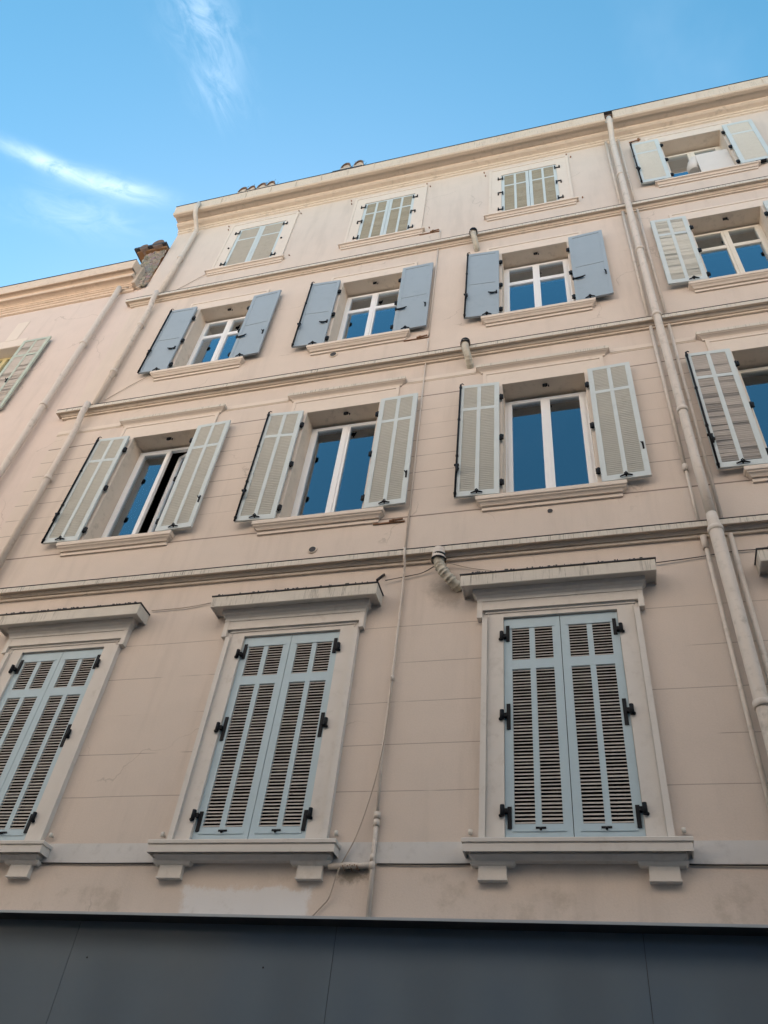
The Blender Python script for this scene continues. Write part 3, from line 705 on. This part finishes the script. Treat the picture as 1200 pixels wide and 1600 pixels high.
# little iron latch hanging in the head of each open window
for cs, z, hwz in ((F2C, 11.255, 0), (F3C, 15.21, 0)):
    for c in cs:
        mb = MB(); mb.box(-.035, .035, -.10, -.075, -.045, 0); mb.tube([(0, -.09, -.03), (.01, -.07, -.075)], .012, 8); mb.tube([(.05, -.11, 0), (.05, -.11, -.035)], .009, 6)
        obj('shutter_keeper', mb, 'black_iron', B, (c + .02, 7, z))

# ---- pipes, flues, vents and ironwork fixed to the wall
def collar(parent, x, d, z, r, mat='pipe_paint'):
    mb = MB(); mb.tube([(0, 0, -.035), (0, 0, -.03), (0, 0, .03), (0, 0, .035)], [r + .004, r + .015, r + .015, r + .004], 14); mb.box(-.012, .012, -d, 0, -.012, .012)
    obj('pipe_collar', mb, mat, parent, (x, 7 - d, z))
# the long downpipe
mb = MB(); r = .055
pts = [(1.295, .40, 19.42), (1.295, .40, 19.25), (1.30, .30, 19.08), (1.30, .18, 18.95), (1.298, .165, 18.8), (1.285, .165, 14.7), (1.285, .165, 12.3), (1.305, .165, 9.0), (1.318, .165, 8.05)]
mb.tube(pts, r, 16)
dp = obj('downpipe', mb, 'pipe_paint', B)
mb = MB(); mb.tube([(1.318, .165, 8.10), (1.32, .165, 7.98), (1.322, .165, 7.90), (1.330, .16, 5.7), (1.335, .16, 3.1)], [.057, .062, .074, .067, .067], 16); obj('downpipe', mb, 'pipe_paint', B)['label'] = 'wider lower length of the long downpipe'
for z in (17.15, 14.2, 12.2, 9.95): collar(dp, 1.286 + max(0, (12.3 - z)) * .006, .165, z, r)
for z in (7.86, 5.70): collar(dp, 1.322 + (7.86 - z) * .004, .163, z, .069)
# left downpipe in lengths that tuck under each string course
for pts in ([(-8.06, .47, 19.52), (-8.07, .47, 19.30), (-8.09, .40, 19.16), (-8.12, .20, 19.04), (-8.135, .09, 18.95), (-8.135, .085, 18.7), (-8.15, .085, 16.02)],
            [(-8.17, .155, 16.04), (-8.175, .155, 15.9), (-8.18, .14, 15.75), (-8.19, .09, 15.5), (-8.19, .085, 12.25)],
            [(-8.27, .155, 12.28), (-8.28, .155, 12.0), (-8.29, .10, 11.7), (-8.29, .09, 11.4), (-8.26, .085, 8.06)], [(-8.26, .15, 8.05), (-8.26, .14, 7.8), (-8.26, .09, 7.5), (-8.25, .09, 3.2)]):
    mb = MB(); mb.tube(pts, .052, 14); lp = obj('downpipe', mb, 'pipe_paint', B)
    for z in ((17.6,) if pts[0][2] > 19 else (14.9, 13.3) if pts[0][2] > 16 else (10.4,) if pts[0][2] > 12 else (6.0,)): collar(lp, -8.145 if z > 16 else -8.19 if z > 12 else -8.28, .085, z, .052)
# slim pipes either side of the long downpipe and the thin riser between the windows
def riser(x, segs, r, d=.035, name='riser_pipe'):
    for z0, z1 in segs:
        mb = MB(); mb.tube([(x, d, z0), (x, d, z1)], r, 8); obj(name, mb, 'pipe_paint', B)
riser(1.185, [(19.12, 16.04), (15.86, 12.27), (12.09, 9.02)], .026, .055); riser(1.19, [(8.98, 8.07)], .018, .05); riser(1.205, [(7.88, 3.9)], .024, .05)
riser(1.435, [(19.12, 16.04), (15.86, 12.27), (12.09, 8.07)], .022, .045); riser(1.475, [(7.88, 3.9)], .030, .05)
mb = MB(); mb.tube([(1.20, .05, 7.70), (1.20, .05, 7.885)], .036, 10); obj('pipe_coupling', mb, 'pipe_paint', B)
mb = MB(); mb.tube([(1.188, .052, 8.95), (1.188, .052, 9.06)], .031, 10); obj('pipe_coupling', mb, 'pipe_paint', B)
riser(-2.20, [(16.62, 16.04), (15.85, 12.88), (12.80, 12.27), (12.09, 8.07)], .012, .018)
mb = MB(); mb.tube([(-2.20, .10, 8.10), (-2.17, .135, 8.06), (-2.165, .135, 7.92), (-2.17, .06, 7.86), (-2.175, .035, 7.6), (-2.185, .03, 6.3), (-2.205, .03, 5.4), (-2.185, .03, 4.78)], .014, 10); obj('riser_pipe', mb, 'pipe_paint', B)
mb = MB(); mb.tube([(-2.185, .032, 4.80), (-2.178, .032, 4.4), (-2.165, .032, 3.88)], .022, 10); obj('riser_pipe', mb, 'pipe_paint', B)
for z, rr in ((6.29, .02), (4.72, .03), (4.79, .032), (4.33, .029), (4.40, .025)): mb = MB(); mb.tube([(-2.183, .032, z - .03), (-2.183, .032, z + .03)], rr, 10); obj('pipe_coupling', mb, 'pipe_paint', B)
mb = MB(); mb.tube([(-2.18, .034, 4.335), (-2.30, .036, 4.33), (-2.40, .036, 4.332), (-2.585, .036, 4.325)], [.024, .024, .029, .028], 10); obj('stub_pipe', mb, 'pipe_paint', B)
mb = MB()
for k in range(7): mb.tube([(-2.30 - k * .022, .03, 4.29 + .012 * (k % 3)), (-2.315 - k * .022, .062, 4.32 + .01 * (k % 2)), (-2.31 - k * .02, .03, 4.355)], .006, 6)
obj('valve', mb, 'rust_iron', B)
# flues: sleeve let through the string course, then a ribbed hose bent back to the wall
def flue(x, zt, zb, d, rs, rh, pts, ribs):
    mb = MB(); mb.tube([(x - .01, d - .01, zt), (x, d, zb)], [rs * .78, rs], 18, False); mb.tube([(x, d, zb), (x - .01, d - .01, zt)], [rs * .9, rs * .7], 18, False)
    s = obj('flue', mb, 'trim' if rs < .08 else 'pipe_paint', B)
    mb = MB(); mb.tube([(x, d, zb + .012), (x, d, zb - .006)], [rs * 1.03, rs * 1.03], 18, False); mb.tube([(x, d, zb - .006), (x, d, zb + .08)], [rs * .93, rs * .9], 18, False); obj('flue_ring', mb, 'black_iron', s)
    P = []; R = []
    V = [Vector(p) for p in pts]
    for i in range(len(V) - 1):
        p0 = V[max(i - 1, 0)]; p1 = V[i]; p2 = V[i + 1]; p3 = V[min(i + 2, len(V) - 1)]
        for k in range(10):
            u = k / 10; P.append(tuple(.5 * ((2 * p1) + (p2 - p0) * u + (2 * p0 - 5 * p1 + 4 * p2 - p3) * u * u + (3 * p1 - p0 - 3 * p2 + p3) * u ** 3))); R.append(rh * (1 + (.10 if (k // 2) % 2 else -.04) * ribs))
    mb = MB(); mb.tube(P, R, 16); obj('flue_hose', mb, 'duct_metal', s)
flue(-1.50, 16.03, 15.93, .17, .078, .052, [(-1.50, .17, 15.98), (-1.495, .17, 15.84), (-1.47, .13, 15.70), (-1.455, .05, 15.58), (-1.45, -.03, 15.53)], .6)
flue(-1.545, 12.33, 12.23, .17, .078, .056, [(-1.545, .17, 12.28), (-1.54, .17, 12.12), (-1.51, .13, 11.98), (-1.49, .05, 11.88), (-1.485, -.03, 11.84)], .6)
flue(-1.735, 7.98, 7.80, .15, .088, .058, [(-1.735, .15, 7.86), (-1.725, .155, 7.75), (-1.69, .15, 7.66), (-1.63, .12, 7.58), (-1.56, .06, 7.51), (-1.50, -.02, 7.48)], 1.6)
# round air vents
for x, z, r, rim in ((-3.44, 8.315, .045, 1), (-.43, 8.57, .032, 0), (-3.84, 12.80, .055, 1)):
    mb = MB(); n = 18
    if rim: mb.tube([(0, 0, 0), (0, .012, 0), (0, .016, 0)], [r * 1.35, r * 1.35, r * 1.15], n)
    v = obj('air_vent', mb if rim else MB().tube([(0, 0, 0), (0, .006, 0)], r * 1.02, n), 'trim', B, (x, 7, z))
    mb = MB(); mb.tube([(0, .004, 0), (0, .019 if rim else .009, 0)], r, n); obj('vent_mesh', mb, 'zinc_dark', v, (x, 7, z))
# rusty iron ties beside the riser
for x, z in ((-2.40, 16.62), (-2.40, 12.86), (-2.45, 8.655)):
    mb = MB(); mb.xbar(-.22, .20, [(0, -.012), (.02, -.012), (.02, .006), (0, .012)]); mb.tube([(.06, .02, .0), (.06, .05, .02)], .022, 8); mb.tube([(.0, .03, .01), (.18, .035, .02)], .014, 8)
    obj('iron_tie', mb, 'rust_iron', B, (x, 7, z))
mb = MB(); mb.tube([(1.63, .02, 18.92), (1.86, .03, 18.95)], .014, 8); mb.box(1.80, 1.84, 0, .05, 18.93, 18.99); obj('iron_tie', mb, 'rust_iron', B)
mb = MB(); mb.xbar(-.010, .010, [(0, .24), (.02, .26), (.25, -.02), (.23, -.04)]); obj('iron_bracket', mb, 'black_iron', B, (-2.43, 7, 7.53))
# small screws / old cable pins
for c in F4C[:3]:
    for dx, z in ((-.93, 18.95), (-.90, 18.78), (.80, 19.0), (.88, 18.84), (.98, 16.85)):
        mb = MB(); mb.tube([(0, 0, 0), (0, .03, 0)], .014, 6); obj('wall_pin', mb, 'rust_iron', B, (c + dx, 7, z))
# letting some neighbouring shop front glass stand in for the ground floor below the fascia
for a, b in shops:
    mb = MB(); ring(mb, a, b, .35, 2.55, .06, .06, .06, .08, -.20, -.14); sf = obj('shop_window', mb, 'flashing_metal', B); mb = MB(); mb.box(a + .05, b - .05, -.18, -.17, .42, 2.5); obj('pane', mb, 'window_glass', sf)

# ------------------------------------------------------------------ shop fascia
FA = thing('shop_fascia', 'dark grey blue panelled fascia board running along the foot of the facade', 'fascia', (0, 6.99, 2.6))
x = -4.958 - 2.515 * 2
k = 0
while x < XR - .1:
    x1 = min(x + 2.515, XR - .02); xa = max(x, XL)
    mb = MB(); mb.box(xa + .0025, x1 - .0025, .004, .012, 2.62, 3.845); obj('panel', mb, 'fascia_panel', FA, (0, 7, 0)); x = x1; k += 1
mb = MB(); mb.box(XL, XR, .0005, .0038, 2.62, 3.845); obj('backing', mb, 'zinc_dark', FA, (0, 7, 0))
mb = MB(); mb.xbar(XL, XR, [(0.0, 3.852), (.205, 3.836), (.205, 3.822), (.212, 3.822), (.212, 3.843), (0.0, 3.866)]); obj('flashing', mb, 'flashing_metal', FA, (0, 7, 0))
mb = MB(); mb.box(XL, XR, 0.013, .19, 3.826, 3.8345); obj('flashing_shade_sheet', mb, 'zinc_dark', FA, (0, 7, 0))  # dark sheet added under the flashing, standing in for its shadow
for xx, zz in ((-4.77, 3.52), (-3.05, 3.49)):
    mb = MB(); mb.tube([(0, .012, 0), (0, .016, 0)], .008, 8); obj('rivet', mb, 'black_iron', FA, (xx, 7, zz))

# ------------------------------------------------------------------ neighbouring building on the left
N = thing('neighbouring_building', 'lower pink building with ochre cornice at the left edge of the picture', 'building', (-14, 7, 0))
NL, NR = -24.0, XL - .002
NC = [-11.66, -14.9, -18.1, -21.3]; nh = []
for c in NC:
    for z0, z1 in ((12.75, 15.13), (8.9, 11.3), (4.8, 7.2)): nh.append((c - .57, c + .57, z0, z1))
mb = MB(); wall_holes(mb, NL, NR, 0, 16.95, nh, .3); mb.quad([(NR, 0, 0), (NR, 11, 0), (NR, 11, 16.95), (NR, 0, 16.95)]); mb.quad([(NL, 11, 0), (NL, 0, 0), (NL, 0, 16.95), (NL, 11, 16.95)])
mb.cur = 1
for z in (.02, 4, 8, 12, 16.9): mb.quad([(NL + .01, .3, z), (NR - .01, .3, z), (NR - .01, 10.9, z), (NL + .01, 10.9, z)])
mb.quad([(NL + .01, 4, .03), (NR - .01, 4, .03), (NR - .01, 4, 16.8), (NL + .01, 4, 16.8)])
obj('wall', mb, ['neighbour_plaster', 'room_dark', 'surround_upper'], N, (0, 7.014, 0))
NCOR = [(0, 16.62), (.03, 16.63), (.03, 16.69), (.055, 16.70), (.055, 16.745), (.085, 16.755), (.085, 16.80), (.10, 16.80), (.10, 16.85), (.13, 16.875), (.18, 16.89), (.222, 16.895), (.225, 16.875), (.250, 16.875), (.255, 16.93), (.238, 16.935), (.238, 17.03), (.32, 17.07), (.325, 17.03), (.35, 17.03), (.35, 17.05), (.35, 17.37), (.34, 17.385), (0, 17.42)]
mb = MB(); mb.mould(NL, -9.02, [(d, z) for d, z in NCOR], False, False)
for d, z in (): pass
obj('cornice', mb, 'cornice_ochre', N)
mb = MB(); mb.box(NL, -9.03, .0, .357, 17.388, 17.402); obj('gutter_lip', mb, 'zinc_dark', N)
mb = MB(); mb.quad([(NL, -.30, 17.43), (-9.2, -.30, 17.43), (-9.2, 5.5, 19.0), (NL, 5.5, 19.0)]); nr = obj('roof', mb, 'terracotta', N)
# rubble party wall stump with tile coping
mb = MB(); nx, nz = 10, 22
rnd = random.Random(3)
def rub(i, j): return (-9.25 - .05 * rnd.random() * (i == 0) + .53 * i / nx, -.02 - rnd.random() * .05 * (0 < i), 16.70 + 1.66 * j / nz)
gr = [[rub(i, j) for j in range(nz + 1)] for i in range(nx + 1)]
for i in range(nx):
    for j in range(nz): mb.quad([gr[i][j], gr[i + 1][j], gr[i + 1][j + 1], gr[i][j + 1]])
for j in range(nz):
    a, b = gr[0][j], gr[0][j + 1]; mb.quad([(a[0], .9, a[2]), a, b, (b[0], .9, b[2])])
mb.quad([(-9.30, -.02, 18.36), (-8.72, -.02, 18.36), (-8.72, .9, 18.36), (-9.30, .9, 18.36)])
rw = obj('party_wall', mb, 'rubble_stone', N)
mb = MB(); mb.box(-9.48, -8.725, -.9, .10, 18.33, 18.40); obj('brick_course', mb, 'brick_orange', rw)
mb = MB(); mb.box(-9.55, -8.725, -.95, .17, 18.403, 18.47); obj('coping_slab', mb, 'zinc_dark', rw)
for x, z, r in ((-9.30, 18.43, .11), (-8.95, 18.48, .15)):
    mb = MB(); n = 10; mb.tube([(x, .17, z), (x, -.6, z + .02)], [r, r], 14); obj('coping_tile', mb, 'terracotta', rw)
mb = MB(); mb.tube([(-13.35, .37, 17.42), (-13.35, -.4, 17.55)], .17, 14); mb.cur = 1; mb.tube([(-13.35, .40, 17.42), (-13.35, .36, 17.42)], .13, 14); mb.cur = 0; mb.box(-14.6, -12.86, -.3, .42, 17.45, 17.53); obj('coping_tile', mb, ['terracotta', 'mortar'], N)
# broken plaster end of the cornice
mb = MB(); mb.box(-9.018, -8.94, .0, .16, 16.70, 17.36); mb.box(-8.938, -8.86, -.02, .05, 16.66, 17.1); obj('broken_plaster', mb, 'mortar', N)
mb = MB(); mb.tube([(-9.33, .10, 16.70), (-9.335, .09, 16.4), (-9.35, .09, 12.3), (-9.35, .09, 3.1)], .058, 14); npipe = obj('downpipe', mb, 'pipe_paint', N)
for z in (14.55, 12.55, 9.6): collar(npipe, -9.347, .09, z, .058)
for i, c in enumerate(NC):
    for z0, z1 in ((12.75, 15.13), (8.9, 11.3), (4.8, 7.2)):
        mb = MB(); ring(mb, c - .57, c + .57, z0, z1, .07, .07, .07, .07, -.30, -.23); mb.box(c - .05, c + .05, -.30, -.22, z0 + .07, z1 - .07)
        f = obj('window', mb, 'wood_yellow', N); mb = MB(); mb.box(c - .5, c - .05, -.27, -.26, z0 + .07, z1 - .07); obj('pane', mb, 'window_glass', f); mb = MB(); mb.box(c + .05, c + .5, -.27, -.26, z0 + .07, z1 - .07); obj('pane', mb, 'window_glass', f)
        for s in (-1, 1):
            me = leaf('nb', .66, 2.42, 2, .07, (1.80, 1.86), .09, .07, .045, 0, 'shutter_green', 'slat_beige', -1, 1.0)
            o = link('shutter', me, N, (c - .60 - .66 if s < 0 else c + .63, 7 - .05, z0 - .04)); catch(o, c + s * .95, z0 + .9, .088)
        mb = MB(); mb.box(c - .75, c + .75, 0, .07, z0 - .12, z0 - .045); obj('window_sill', mb, 'surround_upper', N)
mb = MB(); mb.box(-12.4, -11.12, -.012, -.006, 15.14, 15.42); mb.box(-11.72, -11.42, -.012, -.006, 15.43, 16.15); obj('wall_patch', mb, 'surround_upper', N)

# ------------------------------------------------------------------ buildings across the street (they light and mirror in this facade)
def opposite(name, label, x0, x1, h, mat):
    T = thing(name, label, 'building', ((x0 + x1) / 2, -4, 0)); mb = MB(); hs = []
    x = x0 + 1.6
    while x < x1 - 1.4:
        for z in (4.6, 8.2, 11.6):
            if z + 2 < h: hs.append((x - .55, x + .55, z, z + 2.0))
        x += 3.0
    # wall faces +Y: mirror the builder
    wall_holes(mb, x0, x1, 8.0, h, hs[1:] if False else [q for q in hs if q[2] > 8], .3)
    mb.v = [(a, -b, c) for a, b, c in mb.v]
    mb.quad([(x0, 0, 0), (x0, -9, 0), (x0, -9, h), (x0, 0, h)]); mb.quad([(x1, 0, 0), (x1, -9, 0), (x1, -9, h), (x1, 0, h)]); mb.quad([(x0, -9, 0), (x1, -9, 0), (x1, -9, h), (x0, -9, h)]); mb.quad([(x0, 0, h), (x1, 0, h), (x1, -9, h), (x0, -9, h)])
    obj('wall', mb, ['far_plaster_upper'] * 3, T, (0, -4, 0))
    m0 = MB(); wall_holes(m0, x0, x1, 0, 7.999, [q for q in hs if q[2] < 7], .3); m0.v = [(a, -b, c) for a, b, c in m0.v]; obj('base_storeys', m0, [mat] * 3, T, (0, -4, 0))
    for a, b, c, d in hs:
        m2 = MB(); m2.box(a, b, .2, .25, c, d); f = obj('window', m2, 'room_dark', T, (0, -4, 0))
        m3 = MB(); m3.box(a - .56, a - .02, -.06, -.02, c, d); m3.box(b + .02, b + .56, -.06, -.02, c, d); obj('shutters', m3, 'shutter_grey', T, (0, -4, 0))
    m4 = MB(); m4.box(x0, x1, -.25, 0, h - .25, h + .02); obj('cornice', m4, 'trim', T, (0, -4, 0))
opposite('facing_building', 'cream building with beige base across the street facing the left half', -34.0, -8.75, 19.6, 'far_plaster_cream')
opposite('facing_building', 'cream building with grey blue base across the street facing the right half', -8.70, 26.0, 19.2, 'far_plaster_grey')

# ------------------------------------------------------------------ loose cables
def cable(pts, r, mat, label, group=None):
    V = [Vector(p) for p in pts]; P = []
    for i in range(len(V) - 1):
        p0 = V[max(i - 1, 0)]; p1 = V[i]; p2 = V[i + 1]; p3 = V[min(i + 2, len(V) - 1)]
        for k in range(6):
            u = k / 6; P.append(tuple(.5 * ((2 * p1) + (p2 - p0) * u + (2 * p0 - 5 * p1 + 4 * p2 - p3) * u * u + (3 * p1 - p0 - 3 * p2 + p3) * u ** 3)))
    P.append(tuple(V[-1])); mb = MB(); mb.tube(P, r, 6)
    return tag(obj('cable', mb, mat), label, 'cable', group)
G = 'thin cables strung along the facade'
cable([(-5.47, .02, 7.515), (-5.0, .02, 7.52), (-4.6, .02, 7.57)], .006, 'cable_pale', 'thin cable between the hoods of the left and middle closed shutters', G)
cable([(-2.40, .04, 7.66), (-2.10, .03, 7.71), (-1.95, .03, 7.74), (-1.80, .06, 7.80)], .006, 'cable_black', 'short black cable from the middle hood up to the biggest flue', G)
cable([(-1.66, .06, 7.84), (-1.4, .02, 7.76), (-1.1, .03, 7.66), (-.9, .05, 7.50)], .005, 'cable_pale', 'thin cable sloping from the biggest flue down to the right hood', G)
cable([(.62, .03, 7.58), (1.1, .02, 7.62), (1.6, .02, 7.66), (2.2, .02, 7.60)], .006, 'cable_black', 'dark cable running right from the right hood behind the long downpipe', G)
cable([(-2.19, .05, 6.3), (-2.175, .055, 5.9), (-2.20, .06, 5.4), (-2.26, .05, 5.0), (-2.36, .04, 4.6), (-2.48, .05, 4.3), (-2.54, .03, 4.07), (-2.60, .02, 3.99), (-2.68, .02, 3.90)], .006, 'cable_pale', 'loose cable hanging beside the thin riser down to the fascia', G)
cable([(-7.35, .03, 13.07), (-7.7, .02, 12.85), (-8.1, .02, 12.50)], .006, 'cable_pale', 'cable running down left from the sill of the leftmost blue shutters', G)
cable([(-7.25, .03, 16.72), (-7.6, .02, 16.45), (-8.0, .02, 16.12)], .006, 'cable_pale', 'cable running down left from the sill of the top left window', G)
cable([(-2.14, .016, 4.356), (-1.8, .016, 4.353), (-1.30, .016, 4.356)], .0065, 'cable_black', 'black cable under the pale band between riser and right sill', G)
cable([(.50, .016, 4.356), (1.2, .016, 4.350), (2.6, .016, 4.356)], .0065, 'cable_black', 'black cable under the pale band right of the right sill', G)
cable([(-5.65, .016, 4.358), (-5.0, .016, 4.354), (-4.35, .016, 4.358)], .0065, 'cable_black', 'black cable under the pale band between left and middle sills', G)
